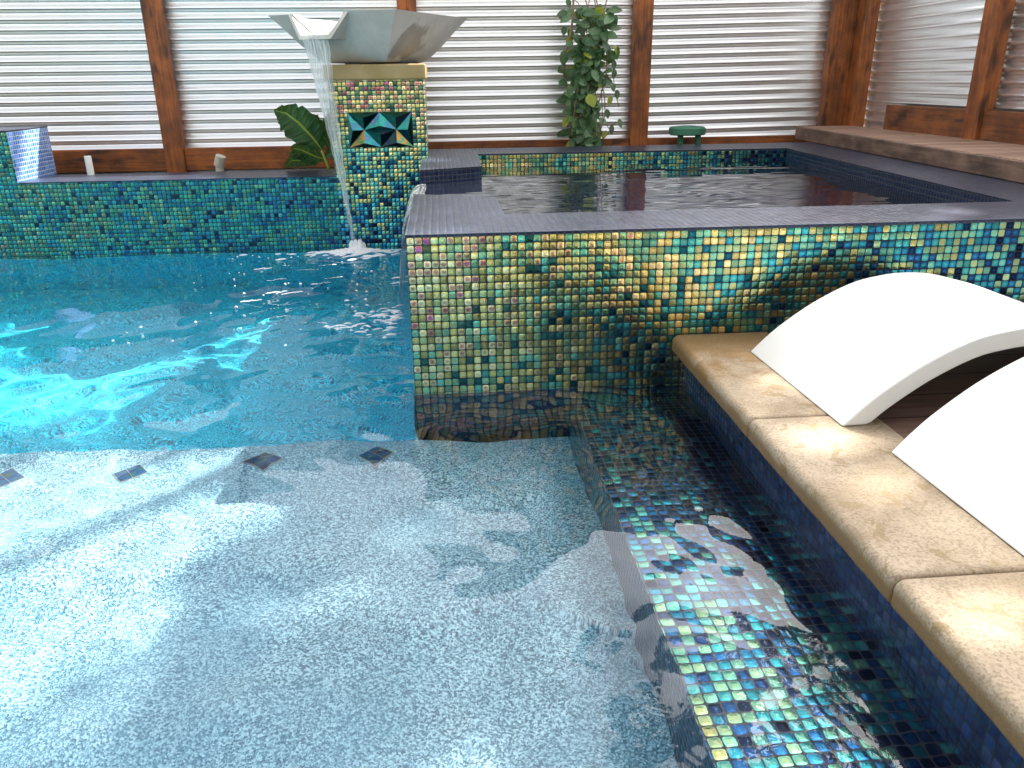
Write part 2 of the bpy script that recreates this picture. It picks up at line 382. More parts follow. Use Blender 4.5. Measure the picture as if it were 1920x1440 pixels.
def pool_z(X, Y):
    Z = wave(X, Y)
    Z += rings(X, Y, -.43, 2.45, .10, .0011, .5) + rings(X, Y, -.1, 1.2, .09, .0006, .4)
    Z += rings(X, Y, -.1, .9, .12, .0009, .5)
    for cx, cy, rr, a0 in ((.74, -1.02, .16, .5), (.78, -1.52, .17, .4), (.5, -1.3, .14, 1.1)):      # water stirred up over the bench
        g = np.exp(-((X-cx)**2+(Y-cy)**2)/rr**2)
        Z += g*(.0011*np.sin(92*(X*math.cos(a0)+Y*math.sin(a0))+2.2*np.sin(17*X+9*Y)) + .0008*np.sin(70*(Y*math.cos(a0)-X*math.sin(a0))+1.7*np.sin(21*Y-11*X)))
    return Z
pool = tag(grid_water('pool_water', M['water'], xs, ys, pool_z, 0., None), kind='structure')
sx_ = np.arange(-.001, 2.5, .014); sy_ = np.arange(.33, 2.9, .009)
def spa_z(X, Y):
    keep = np.clip((X-.02)/.3, 0, 1)
    return (wave(X, Y+3, .22, .5, 1.5) + 00.00007*np.sin(Y*95+3*np.sin(X*3)) + .0001*np.sin(Y*52+X*6))*keep
spaw = tag(grid_water('spa_water', M['spa_water'], sx_, sy_, spa_z, .463, None), kind='structure')

# ------------------------------------------------------------------ raised spa
H = .53
spa = thing('raised_spa', (1.4, 1.6, -.2), 'raised square spa clad in gold and teal iridescent glass mosaic with a rim toned dark for its dim reflections', 'spa')
XR, YB = 3.24, 3.25
TB = {0: 0, 1: 0}
b = MB(); b.prism([(0, 0), (XR, 0), (XR, .36), (0, .36)], -.013, H-.006, top=False); b.build('front_wall', M['tile_spa'], spa)
b = MB(); b.prism([(0, .002), (XR, .002), (XR, .36), (0, .36)], -1.4, -.013, top=False, bottom=False); b.build('shaded_wall_base', M['tile_pool'], spa)  # same tile as above; its submerged shade put in as darker mosaic
b = MB(); b.prism([(0, .36), (.335, .36), (.33, .81), (0, .95)], -1.4, H-.006, top=False)
b.prism([(0, 1.89), (.336, 2.04), (.35, 2.8), (.35, YB), (0, YB)], -1.4, H-.006, top=False)
b.prism([(0, .95), (.33, .81), (.336, 2.04), (0, 1.89)], -1.4, .446)
b.build('side_wall', M['tile_dull_reflection'], spa)
b = MB(); b.prism([(.35, 2.8), (2.389, 2.8), (2.389, YB), (.35, YB)], -1.4, H-.006, top=False); b.build('back_wall', M['tile_spa'], spa)
b = MB(); b.prism([(2.251, .36), (XR, .36), (XR, YB), (2.389, YB), (2.389, 2.8)], -1.4, H-.006, top=False); b.build('far_side_wall', M['tile_dull_reflection'], spa)
b = MB(); b.poly([(.3, .3, -.1), (2.5, .3, -.1), (2.5, 2.9, -.1), (.3, 2.9, -.1)]); b.build('spa_floor', M['tile_pool'], spa)
b = MB(); z0, z1 = H-.006, H+.004; e = .003
b.prism([(-e, -e), (XR, -e), (XR, .36), (-e, .36)], z0, z1); b.prism([(-e, .36), (.337, .36), (.332, .81), (-e, .95)], z0, z1)
b.prism([(-e, 1.888), (.338, 2.038), (.352, 2.798), (2.387, 2.798), (2.249, .36), (XR, .36), (XR, YB), (-e, YB)], z0, z1)
b.build('rim', M['tile_dull_reflection'], spa)

# overflow sheet of the spa
def sheet(mb, left, right, n=10, thick=.004, uvw=1.):
    """left/right: two polylines of equal length; a thin closed ribbon between them"""
    m_ = len(left); F = []; B = []
    for j in range(m_):
        l, r = Vector(left[j]), Vector(right[j])
        for i in range(n+1):
            s = i/n; p = l.lerp(r, s)
            wob = mnoise.noise(Vector((s*7+3.3*uvw, j*.12, 1.7)))
            d = Vector((wob*.3, -1, 0)).normalized() if uvw > 0 else Vector((-1, wob*.3, 0)).normalized()
            F.append(p + d*(.006*wob + thick/2)); B.append(p + d*(.006*wob - thick/2))
    W = n+1; vs = F + B; off = len(F); fs = []; uvs = []
    for j in range(m_-1):
        for i in range(n):
            a = j*W+i; quad = (a, a+1, a+1+W, a+W); q = [(i/n, j/(m_-1)), ((i+1)/n, j/(m_-1)), ((i+1)/n, (j+1)/(m_-1)), (i/n, (j+1)/(m_-1))]
            fs.append(quad); uvs.append(q)
            fs.append(tuple(off+k for k in quad[::-1])); uvs.append(q[::-1])
    mb.add(vs, fs, 0, uvs)
b = MB(); L = []; Rr = []
for k in range(22):
    s = k/21; x = .03 - .05*min(1, s*6) - .085*math.sqrt(max(0, s-.08)); z = .464 if s < .08 else .464 - .464*((s-.08)/.92)**1.15
    L.append((x, .955+.03*s, z)); Rr.append((x, 1.885-.12*s, z))
sheet(b, L, Rr, 40, .004, -1.)
tag(b.build('overflow_sheet', M['fall'], smooth=True, loc=(-.05, 1.4, .2)), 'thin clear sheet of water spilling from the spa notch into the pool', 'water spill')

# ------------------------------------------------------------------ low wall, column, bowl
lw = thing('low_wall', (-2.5, 2.8, -.2), 'long low garden wall of teal and blue mosaic behind the pool, with a higher block at its end', 'wall')
b = MB(); b.prism([(-4.62, 2.575), (-.53, 2.575), (-.53, 2.985), (-4.62, 2.985)], -1.4, .434, top=False); b.build('wall', M['tile_wall'], lw)
b = MB(); b.box(-2.388, -.53, 2.572, 2.988, .434, .44); b.build('wall_top', M['tile_dull_reflection'], lw)
rb = MB(); rb.add([(-4.6, 2.573, .434), (-2.39, 2.573, .434), (-2.39, 2.573, .727), (-4.6, 2.573, .727)], [(0, 1, 2, 3)])
rb.add([(-2.39, 2.573, .434), (-2.39, 3.09, .434), (-2.39, 3.09, .727), (-2.39, 2.573, .727)], [(0, 1, 2, 3)], 1)
rb.add([(-2.39, 3.09, .3), (-4.6, 3.09, .3), (-4.6, 3.09, .727), (-2.39, 3.09, .727)], [(0, 1, 2, 3)])
rb.box(-4.6, -2.388, 2.571, 3.092, .727, .734, 2)
rb.build('raised_block', [M['tile_wall'], M['tile_sunlit_blue'], M['tile_dull_reflection']], lw)

CX0, CX1, CY0, CY1 = -.53, .035, 2.57, 3.13
colm = thing('fountain_column', (-.25, 2.85, -.2), 'square column of golden glass mosaic with a sandstone cap, holding up the concrete bowl', 'column')
b = MB(); b.box(CX0, CX1, CY0, CY1, -1.4, .985); b.build('shaft', M['tile_column'], colm)
b = MB(); b.box(CX0-.02, CX1+.012, CY0-.02, CY1+.012, .985, 1.072); b.build('cap', M['cap'], colm, bevel=.012)
b = MB(); x0, x1, za, zb = -.432, -.05, .606, .806
def AP(u, v, d): return (x0+(x1-x0)*u, CY0-.006-d, za+(zb-za)*v)
ART = {(.25, .85): (1, 0, 1), (.75, .85): (1, 0, 1), (.5, .62): (2, 0, 2), (.5, .36): (1, 0, 2), (.25, .13): (3, 0, 2), (.75, .13): (0, 0, 3), (.08, .5): (1, 0, 2), (.93, .5): (2, 0, 0)}  # each facet's reflected colour is put into its own glass material
TL, TM, TR, BL, BM, BR = AP(0, 1, 0), AP(.5, 1, 0), AP(1, 1, 0), AP(0, 0, 0), AP(.5, 0, 0), AP(1, 0, 0)
C1, C2 = AP(.25, .5, 0), AP(.75, .5, 0)
for tri, ap in [((TL, C1, TM), (.25, .85)), ((TM, C2, TR), (.75, .85)), ((TM, C1, C2), (.5, .62)), ((C1, BM, C2), (.5, .36)),
                ((C1, BL, BM), (.25, .13)), ((C2, BM, BR), (.75, .13)), ((TL, BL, C1), (.08, .5)), ((TR, C2, BR), (.93, .5))]:
    A = AP(*ap, .03)
    for i in range(3): b.poly([tri[i], tri[(i+1) % 3], A], ART[ap][i])
bb = [(TL, TM, TR), (BR, BM, BL)]
b.add([TL, TR, BR, BL] + [(p[0], CY0, p[2]) for p in (TL, TR, BR, BL)], [(0, 4, 5, 1), (1, 5, 6, 2), (2, 6, 7, 3), (3, 7, 4, 0)])
tag(b.build('relief_panel', M['art'], colm), 'relief panel of star shaped iridescent green glass facets')

A_ = .50589; S_ = .858; BC = Vector((-.266, 2.847, 0)); RZ = 1.341
e1 = Vector((-math.cos(A_), math.sin(A_), 0)); e2 = Vector((math.sin(A_), math.cos(A_), 0))
def BP(u, v, z): return BC + e1*u + e2*v + Vector((0, 0, z))      # u,v in -.5..5 * side
def ring(half, z, bulge, k=8):
    pts = []
    cs = [(-1, -1), (1, -1), (1, 1), (-1, 1)]
    for i in range(4):
        a, c = cs[i], cs[(i+1) % 4]
        for j in range(k):
            s = j/k; u = a[0]+(c[0]-a[0])*s; v = a[1]+(c[1]-a[1])*s
            w = 1 + bulge*math.sin(math.pi*s)
            pts.append(BP(half*u*w, half*v*w, z))
    return pts
def loft(mb, rr, flip=False, m=0):
    n = len(rr[0]); vs = [p for r in rr for p in r]; fs = []
    for i in range(len(rr)-1):
        for k in range(n):
            q = (i*n+k, i*n+(k+1) % n, (i+1)*n+(k+1) % n, (i+1)*n+k); fs.append(q[::-1] if flip else q)
    return vs, fs
outer = [(.205, 1.082, .0), (.222, 1.090, .0), (.262, 1.125, .02), (.315, 1.19, .03), (.365, 1.26, .015), (.429, RZ, 0.)]
inner = [(.405, RZ, 0.), (.335, 1.26, .01), (.27, 1.19, .02), (.20, 1.14, .0)]
b = MB(); rr = [ring(h, z, bu) for h, z, bu in outer] + [ring(h, z, bu) for h, z, bu in inner]
vs, fs = loft(b, rr, flip=True); n = len(rr[0])
fs.append(tuple(range(n))); fs.append(tuple(range((len(rr)-1)*n, len(rr)*n))[::-1])
b.add(vs, fs)
bowl = thing('water_bowl', (BC.x, BC.y, 1.072), 'wide angular grey concrete water bowl with a spout, balanced on top of the mosaic column', 'fountain bowl')
ob = b.build('basin', M['bowl'], bowl)
# spout notch: trapezoid cut through the pool-facing side, then a projecting channel
U0 = .08
def cutter(w0, w1, zf, zt, v0, v1):
    c = MB(); pts = []
    for v in (v0, v1): pts += [BP(U0-w0, v, zf), BP(U0+w0, v, zf), BP(U0+w1, v, zt), BP(U0-w1, v, zt)]
    c.add(pts, [(0, 1, 2, 3), (7, 6, 5, 4), (0, 4, 5, 1), (1, 5, 6, 2), (2, 6, 7, 3), (3, 7, 4, 0)]); return c
cu = cutter(.095, .185, 1.225, 1.36, -.6, -.18).build('cutter', M['bowl'], bowl)
bpy.context.view_layer.update()
import bmesh
def fixn(o):
    bm = bmesh.new(); bm.from_mesh(o.data); bmesh.ops.recalc_face_normals(bm, faces=bm.faces); bm.to_mesh(o.data); bm.free()
fixn(ob); fixn(cu)
md = ob.modifiers.new('b', 'BOOLEAN'); md.object = cu; md.operation = 'DIFFERENCE'; md.solver = 'EXACT'
bpy.context.view_layer.update()
me2 = bpy.data.meshes.new_from_object(ob.evaluated_get(bpy.context.evaluated_depsgraph_get()))
ob.modifiers.clear(); ob.data = me2; bpy.data.objects.remove(cu)
c = MB(); v_in, v_out = -.335, -.475; th = .022
def SP(side, w, z, v): return BP(U0+side*w, v, z)
prof = [(-.185, RZ), (-.095, 1.225), (.095, 1.225), (.185, RZ)]; profo = [(-.207, RZ), (-.107, 1.203), (.107, 1.203), (.207, RZ)]
vi = [BP(U0+u, v, z) for v in (v_in, v_out) for u, z in prof]; vo = [BP(U0+u, v, z) for v in (v_in, v_out) for u, z in profo]
# side cheeks taper back to the rim so the channel only projects at its floor
for arr in (vi, vo):
    for k in (4, 7): arr[k] = arr[k] + e2*.045
vs = vi + vo
fs = [(0, 1, 5, 4), (1, 2, 6, 5), (2, 3, 7, 6), (8, 12, 13, 9), (9, 13, 14, 10), (10, 14, 15, 11),
      (4, 5, 13, 12), (5, 6, 14, 13), (6, 7, 15, 14), (0, 8, 9, 1), (1, 9, 10, 2), (2, 10, 11, 3), (0, 4, 12, 8), (3, 11, 15, 7)]
c.add(vs, fs); so = c.build('spout', M['bowl'], bowl); fixn(so)
bm = bmesh.new(); bm.from_mesh(ob.data)
for e_ in bm.edges: e_.smooth = len(e_.link_faces) == 2 and e_.calc_face_angle(3.) < R(26)
for f in bm.faces: f.smooth = True
bm.to_mesh(ob.data); bm.free()
b = MB(); b.box(-.43, .0, 2.66, 3.04, 1.0725, 1.082); b.build('footing', M['black'], bowl)
# the falling stream
b = MB(); L = []; Rr = []
lip = BP(U0, v_out-.004, 0)
for k in range(40):
    s = k/39; z = 1.228 - 1.228*s**1.25
    cx = lip.x + .125*s**1.1; cy = lip.y - .015*math.sin(min(1, s*2)*math.pi/2) + .055*s
    w = .092*(1-.62*min(1, s*1.3)) - .022*s + .004*math.sin(k*1.7)
    dx, dy = e1.x*w, e1.y*w
    L.append((cx+dx, cy+dy*.6, z)); Rr.append((cx-dx, cy-dy*.6, z))
sheet(b, L, Rr, 14, .006, 1.)
tag(b.build('waterfall', M['fall'], smooth=True, loc=(lip.x, lip.y, .6)), 'narrow stream of water falling from the concrete bowl spout into the pool', 'waterfall')

# foam where the water lands
b = MB()
def blob(x, y, rx, ry, h, rot):
    n = 7; vs = [(x, y, .004+h)]; ca, sa = math.cos(rot), math.sin(rot)
    for ringk, (f, hh) in enumerate(((.6, .75), (1., 0.))):
        for k in range(n):
            a = 2*math.pi*k/n; q = f*(1+.3*(random.random()-.5)); px, py = rx*q*math.cos(a), ry*q*math.sin(a)
            vs.append((x+px*ca-py*sa, y+px*sa+py*ca, .003+h*hh))
    fs = [(0, 1+k, 1+(k+1) % n) for k in range(n)] + [(1+k, 1+n+k, 1+n+(k+1) % n, 1+(k+1) % n) for k in range(n)]
    b.add(vs, fs)
for i in range(170):
    r = abs(random.gauss(0, .13)); a = random.random()*6.28
    x, y = -.43+r*1.5*math.cos(a), 2.46-abs(r*.8*math.sin(a))
    if y < 2.56: blob(x, y, .018+.02*random.random(), .01+.012*random.random(), .004+.02*max(0, .12-r)/.12, random.random())
for i in range(26):
    a = random.random()*6.28; r = random.random()*.05
    blob(-.43+r*math.cos(a), 2.48+r*.6*math.sin(a), .018, .016, .03+.04*random.random(), a)
for i in range(90):
    r = abs(random.gauss(0, .16)); a = math.pi*(.5+random.random())
    x, y = -.1+r*math.cos(a), .93+r*1.1*math.sin(a)
    blob(min(x, -.02), y, .008+.03*random.random()**2, .0025+.0035*random.random(), .002+.004*random.random(), random.gauss(.2, .4))
for i in range(120):
    x, y = random.uniform(-1.25, -.06), random.uniform(.55, 2.45); s = random.uniform(.002, .0065)
    if random.random() < .5+.5*(y-.5)/2: blob(x, y, s*1.3, s, s, 0)
for i in range(14):
    x, y = random.uniform(-1.0, -.15), random.uniform(.5, 2.3)
    for k in range(5): blob(x+.018*k, y+.006*k+random.uniform(-.01, .01), .016, .006, .003, .3)
tag(b.build('splash_foam', M['foam'], smooth=True), 'white foam and bubbles where the falls meet the pool', 'foam', kind='stuff')

# ------------------------------------------------------------------ diamond accents on the shelf edge
acc = [(-1.257, -.205, 'dark blue glass diamond inlaid on the pale shelf at the far left of the row'),
       (-.874, -.198, 'bright blue glass diamond inlaid on the sunlit part of the shelf'),
       (-.473, -.175, 'dark brown and black glass diamond inlaid just inside the shadow on the shelf'),
       (-.13, -.165, 'multicoloured glass diamond inlaid on the shelf nearest the raised spa')]
proto = None
for i, (x, y, lab) in enumerate(acc):
    if proto is None:
        m = MB(); q = .041
        for a, c in ((-1, -1), (1, -1), (1, 1), (-1, 1)):
            cx, cy = a*q/2, c*q/2; h = q*.46
            pts = [(cx-h, cy-h), (cx+h, cy-h), (cx+h, cy+h), (cx-h, cy+h)]
            rt = [((p+r_)*.7071, (r_-p)*.7071) for p, r_ in pts]
            m.prism([(p, r_) for p, r_ in rt][::1], .002, .006)
        k = .0425; m.prism([((p+r_)*.7071, (r_-p)*.7071) for p, r_ in ((-k, -k), (k, -k), (k, k), (-k, k))], 0., .003, 1)
        proto = m.build('accent_tile', [M['accent'], M['grout']]); fixn(proto); o = proto
    else: o = proto.copy(); COL.objects.link(o)
    o.location = (x, y, SH+.001); o.rotation_euler = (0, 0, R([4, -8, 6, 2][i])); tag(o, lab, 'accent tile', 'diamond accent tiles along the shelf edge')

# ------------------------------------------------------------------ coping stones
js = [.0, -.712, -1.404, -2.1, -2.8]
labs = ['orange stained coping stone touching the spa wall under the far lounger', 'tan coping stone with a hairline crack between the two loungers',
        'pale tan coping stone in front of the near lounger', 'coping stone at the near end of the pool edge']
for i in range(4):
    y1, y0 = js[i]-.003, js[i+1]+.003; pr = []
    r = .02; X0, X1, Z0, Z1 = .868, 1.19, .118, .176
    for k in range(6):
        a = math.pi + (math.pi/2)*k/5; pr.append((X0+.012+.012*math.cos(a), Z0+.012+.012*math.sin(a)))
    pr += [(X1, Z0), (X1, Z1)]
    for k in range(8):
        a = math.pi/2 + (math.pi/2)*k/7; pr.append((X0+r+r*math.cos(a), Z1-r+r*math.sin(a)))
    n = len(pr); m = MB()
    ysn = [y1, y1-.004] + list(np.linspace(y1-.02, y0+.02, 14)) + [y0+.004, y0]
    vs = []
    for k, yy in enumerate(ysn):
        inset = .006 if k in (0, len(ysn)-1) else 0
        for (x, z) in pr:
            jj = .0018*mnoise.noise(Vector((x*20, yy*14, z*20)))
            vs.append((x + (inset if x < .95 else 0)+jj, yy, z - (inset if z > .15 else 0)+jj*.6))
    fs = []
    for k in range(len(ysn)-1):
        for q in range(n): fs.append((k*n+q, k*n+(q+1) % n, (k+1)*n+(q+1) % n, (k+1)*n+q))
    fs += [tuple(range(n))[::-1], tuple(range((len(ysn)-1)*n, len(ysn)*n))]
    m.add(vs, fs); o = m.build('coping_stone', M['coping'], loc=(1.03, (y0+y1)/2, .118)); fixn(o)
    o.data.polygons.foreach_set('use_smooth', [len(p.vertices) == 4 for p in o.data.polygons])
    tag(o, labs[i], 'coping stone', 'coping stones along the pool edge')

# ------------------------------------------------------------------ patio, ground, soil
b = MB(); b.box(1.205, 3.3, -1.7, -.004, -.2, .165); tag(b.build('patio', M['patio']), kind='structure')
b = MB(); b.box(1.205, 3.3, -6., -1.705, -.2, .167); b.box(-4.9, 1.2, -6., -3.705, -.2, .125); tag(b.build('bounce_paving', M['bounce_paving']), kind='structure')  # unseen pale slabs added so the spa wall mirrors bright ground
b = MB()
b.poly([(-60, -60, .1), (60, -60, .1), (60, -3.7, .1), (-60, -3.7, .1)]); b.poly([(-60, -3.7, .1), (-4.9, -3.7, .1), (-4.9, 3.4, .1), (-60, 3.4, .1)])
b.poly([(3.3, -3.7, .1), (60, -3.7, .1), (60, 3.4, .1), (3.3, 3.4, .1)]); b.poly([(-60, 3.8, .3), (60, 3.8, .3), (60, 60, .3), (-60, 60, .3)])
b.poly([(-60, 3.4, .1), (-4.6, 3.4, .1), (-4.6, 3.8, .3), (-60, 3.8, .3)]); b.poly([(3.3, 3.4, .1), (60, 3.4, .1), (60, 3.8, .3), (3.3, 3.8, .3)])
b.box(.915, 1.205, -3.7, -2.8, .0, .1); 
tag(b.build('ground', M['ground']), kind='structure')
b = MB(); n = 60
for i in range(n):
    x0_, x1_ = -4.6+(3.2+4.6)*i/n, -4.6+(3.2+4.6)*(i+1)/n
    h0, h1 = (.345+.02*mnoise.noise(Vector((x*3, 0, 0))) for x in (x0_, x1_))
    b.poly([(x0_, 2.9, h0), (x1_, 2.9, h1), (x1_, 3.8, h1), (x0_, 3.8, h0)])
tag(b.build('garden_bed', M['soil']), kind='structure')

# ------------------------------------------------------------------ fences
FT = 2.1; PITCH = .0667
def corrugated(mb, axis, a0, a1, at, z0, z1, tilt=0., amp=.0112):
    nz = int((z1-z0)/PITCH*16); na = max(2, int((a1-a0)/.15)); vs = []; fs = []
    for i in range(nz+1):
        z = z0+(z1-z0)*i/nz; th = 2*math.pi*z/PITCH; d = amp*(math.cos(th) - .09*math.sin(2*th))
        for k in range(na+1):
            a = a0+(a1-a0)*k/na; zz = z + tilt*(a-a0) ; dd = d
            vs.append((a, at-dd, zz) if axis == 0 else (at-dd, a, zz))
    for i in range(nz):
        for k in range(na):
            q = (i*(na+1)+k, i*(na+1)+k+1, (i+1)*(na+1)+k+1, (i+1)*(na+1)+k); fs.append(q if axis == 0 else q[::-1])
    mb.add(vs, fs)
bf = thing('back_fence', (-.3, 3.7, .3), 'long fence of horizontal corrugated steel between stained timber posts behind the fountain', 'fence')
posts = [-3.57, -1.80, -.082, 1.595, 3.08]
edges = [-4.6] + posts + [3.26]
for i in range(len(edges)-1):
    m = MB(); corrugated(m, 0, edges[i]+.001, edges[i+1]-.001, 3.745, .25, FT-.02, tilt=.016 if i == 4 else (.004 if i == 3 else 0.))
    m.build('corrugated_sheet', M['sheet'], bf, smooth=True)
for x in posts:
    w = .066 if x < 3 else .08
    m = MB(); m.box(x-w, x+w, 3.63, 3.722, .2, FT); m.build('post', M['wood_v'], bf, bevel=.004)
for i in range(len(edges)-1):
    a = edges[i]+(.068 if i else 0); c_ = edges[i+1]-.068
    if c_-a < .1: continue
    m = MB(); m.box(a, c_, 3.655, 3.725, .385, .54 if edges[i+1] < -.05 else .552); m.build('rail', M['wood_x'], bf, bevel=.004)
rf = thing('side_fence', (3.26, 1.5, .3), 'corrugated steel fence with stained timber posts rising behind the wooden deck', 'fence')
re_ = [-3.4, -1.4, .34, 2.095, 3.60]
for i in range(4):
    m = MB(); corrugated(m, 1, re_[i]+.001, re_[i+1]-.001, 3.275, .3, FT-.02); m.build('corrugated_sheet', M['sheet'], rf, smooth=True)
for y in re_[:4]:
    m = MB(); m.box(3.165, 3.255, y-.066, y+.066, .15, FT); m.build('post', M['wood_v'], rf, bevel=.004)
m = MB(); m.box(3.161, 3.262, 3.50, 3.64, .2, FT); m.build('post', M['wood_v'], rf, bevel=.004)
for i in range(4):
    y0_, y1_ = re_[i]+.068, (re_[i+1]-.068 if i < 3 else 3.09)
    m = MB(); m.box(3.19, 3.25, y0_, y1_, .60, .785); m.build('kickboard', M['wood_y'], rf, bevel=.004)

# ------------------------------------------------------------------ timber deck beside the spa
dk = thing('wooden_deck', (2.95, 1.6, .535), 'low pinkish brown ribbed timber deck beside the spa under the corrugated fence', 'deck')
def dx(y): return 2.60 + (y-0.)*.0532
b = MB(); y = .01
while y < 3.55:
    b.prism([(dx(y), y), (3.19, y), (3.19, y+.09), (dx(y+.09), y+.09)], .60, .625); y += .096
b.build('boards', M['deck'], dk)
b = MB(); b.prism([(dx(0)-.022, 0), (dx(0)-.001, 0), (dx(3.56)-.001, 3.56), (dx(3.56)-.022, 3.56)], .536, .622); b.build('fascia', M['fascia'], dk, bevel=.003)

# ------------------------------------------------------------------ unseen leafy screen added behind the viewer to darken tile reflections
added_hedge = MB(); rh = random.Random(3)
for i in range(5200):
    x, z = rh.uniform(-9, 9), rh.uniform(.15, 3.2); y = -7.6 + rh.uniform(-.5, .5) + .3*mnoise.noise(Vector((x, z, 2)))
    d = Vector((rh.gauss(0, 1), rh.gauss(0, 1), rh.gauss(0, 1))).normalized(); q = d.orthogonal().normalized(); p = Vector((x, y, z))
    added_hedge.add([p-d*.14, p+q*.08, p+d*.14, p-q*.08], [(0, 1, 2, 3)])
tag(added_hedge.build('added_hedge', M['leaf'], loc=(0, -7.6, .1)), 'unseen dark green leafy screen added behind the viewer to darken tile reflections', 'added_hedge')

# ------------------------------------------------------------------ loungers
top = [(0., 0.), (.045, .046), (.10, .093), (.196, .158), (.307, .211), (.40, .231), (.457, .236), (.53, .233), (.597, .220), (.745, .176), (.88, .113), (1.02, .060), (1.16, .040), (1.30, .060), (1.46, .14), (1.65, .27), (1.86, .43)]
def dense(pts, n):
    P_ = np.array(pts); d = np.r_[0, np.cumsum(np.hypot(*np.diff(P_, axis=0).T))]
    # catmull-rom
    out = []
    for s in np.linspace(0, d[-1], n):
        i = min(np.searchsorted(d, s, 'right')-1, len(P_)-2); t = (s-d[i])/(d[i+1]-d[i])
        p0, p1, p2, p3 = P_[max(i-1, 0)], P_[i], P_[i+1], P_[min(i+2, len(P_)-1)]
        out.append(.5*((2*p1)+(-p0+p2)*t+(2*p0-5*p1+4*p2-p3)*t*t+(-p0+3*p1-3*p2+p3)*t**3))
    return np.array(out)
D = dense(top, 70); tg = np.gradient(D, axis=0); nn = np.stack([tg[:, 1], -tg[:, 0]], 1); nn /= np.linalg.norm(nn, axis=1)[:, None]
low = D + nn*.05
low[:, 1] = np.maximum(low[:, 1], 0.001)
low[0] = (.064, .001); low[1] = (.07, .004)
for i in range(2, 12): low[i, 0] = max(low[i, 0], low[i-1, 0]+.004)
def make_lounger(name, loc, rz, sz):
    m = MB(); W_ = .585; n = len(D); prof = list(D) + list(low[::-1]); k = len(prof)
    vs = [(x, yy, z*sz) for yy in (-W_, 0.) for x, z in prof]; fs = []
    for i in range(k): fs.append((i, (i+1) % k, k+(i+1) % k, k+i))
    for i in range(n-1):
        for off, fl in ((0, False), (k, True)):
            q = (off+i, off+i+1, off+k-2-i, off+k-1-i); fs.append(q[::-1] if fl else q)
    m.add(vs, fs); o = m.build(name, M['white']); fixn(o)
    o.data.polygons.foreach_set('use_smooth', [True]*len(o.data.polygons))
    bv = o.modifiers.new('bevel', 'BEVEL'); bv.width = .006; bv.segments = 3; bv.limit_method = 'ANGLE'; bv.angle_limit = R(40)
    wn = o.modifiers.new('wn', 'WEIGHTED_NORMAL'); wn.keep_sharp = True
    o.location = loc; o.rotation_euler = (0, 0, rz); return o
l1 = make_lounger('sun_lounger', (1.060, -.203, .1765), R(1.5), 1.)
tag(l1, 'white curved resin sun lounger nearest the mosaic spa wall, its foot on the coping', 'sun lounger', 'white loungers on the coping')
l2 = l1.copy(); COL.objects.link(l2); l2.location = (1.118, -.935, .1765); l2.scale = (.96, 1., 1.07); l2.rotation_euler = (0, 0, R(1.5))
tag(l2, 'white curved resin sun lounger in the foreground, cut off by the picture edge', 'sun lounger', 'white loungers on the coping')

# ------------------------------------------------------------------ small things by the fence
b = MB(); b.tube([(-2.115, 2.94, .35), (-2.115, 2.94, .556)], .021, 20)
m = MB()
o = b.build('pipe_stub', M['pvc'], loc=(-2.115, 2.94, .44)); o.modifiers.new('s', 'SOLIDIFY').thickness = .004
tag(o, 'short white plastic pipe standing upright behind the low mosaic wall', 'pipe')
f = thing('pipe_fitting', (-1.33, 3.04, .36), 'small tilted grey plastic pipe fitting behind the low wall near the timber post', 'pipe fitting')
b = MB(); b.tube([(-1.345, 3.04, .35), (-1.335, 3.04, .47)], .026, 16); b.build('collar', M['grey'], f)
b = MB(); b.tube([(-1.34, 3.04, .47), (-1.315, 3.03, .535)], .033, 16); b.build('elbow', M['grey'], f, bevel=.003)
st = thing('garden_light', (1.905, 3.45, .35), 'low green mushroom shaped garden light with a flat round cap behind the spa', 'garden light')
b = MB(); n = 16
rr = []
for r_, z in [(.0, .585), (.118, .585), (.130, .592), (.130, .632), (.118, .642), (.05, .650), (.0, .651)]:
    rr.append([Vector((1.905+r_*1.02*math.cos(2*math.pi*k/n), 3.45+r_*math.sin(2*math.pi*k/n), z)) for k in range(n)])
vs, fs = loft(b, rr); b.add(vs, fs); o = b.build('cap', M['green'], st); fixn(o)
for x in (1.855, 1.985):
    b = MB(); b.box(x-.017, x+.017, 3.42, 3.46, .345, .588); b.build('leg', M['green'], st, bevel=.003)

# ------------------------------------------------------------------ plants

def leaf(mb, p, d, up, ln, wd, m=0, curl=.2):
    p, d, up = Vector(p), Vector(d).normalized(), Vector(up)
    s = d.cross(up)
    if s.length < 1e-3: s = d.cross(Vector((1, 0, .2)))
    s.normalize(); nrm = s.cross(d).normalized(); vs = []; uv = []
    prof = [(0., .02), (.18, .36), (.42, .5), (.68, .42), (.88, .2), (1., .02)]
    for t_, w in prof:
        c0 = p + d*ln*t_ - nrm*curl*ln*t_*t_*.5
        vs += [c0 + s*w*wd + nrm*w*wd*.25, c0, c0 - s*w*wd + nrm*w*wd*.25]; uv += [(1, t_), (.5, t_), (0, t_)]
    fs = []; uvs = []
    for i in range(len(prof)-1):
        for k in range(2):
            q = (i*3+k, i*3+k+1, i*3+k+4, i*3+k+3); fs.append(q); uvs.append([uv[j] for j in q])
    mb.add(vs, fs, m, uvs)
rv = random.Random(11)
vine = thing('climbing_vine', (1.17, 3.45, .34), 'leafy green vine with a few yellow leaves climbing the corrugated fence behind the spa', 'vine')
fol = MB(); stm = MB()
def vx(z): return 1.165 + .03*math.sin(z*6)
cnt = 0
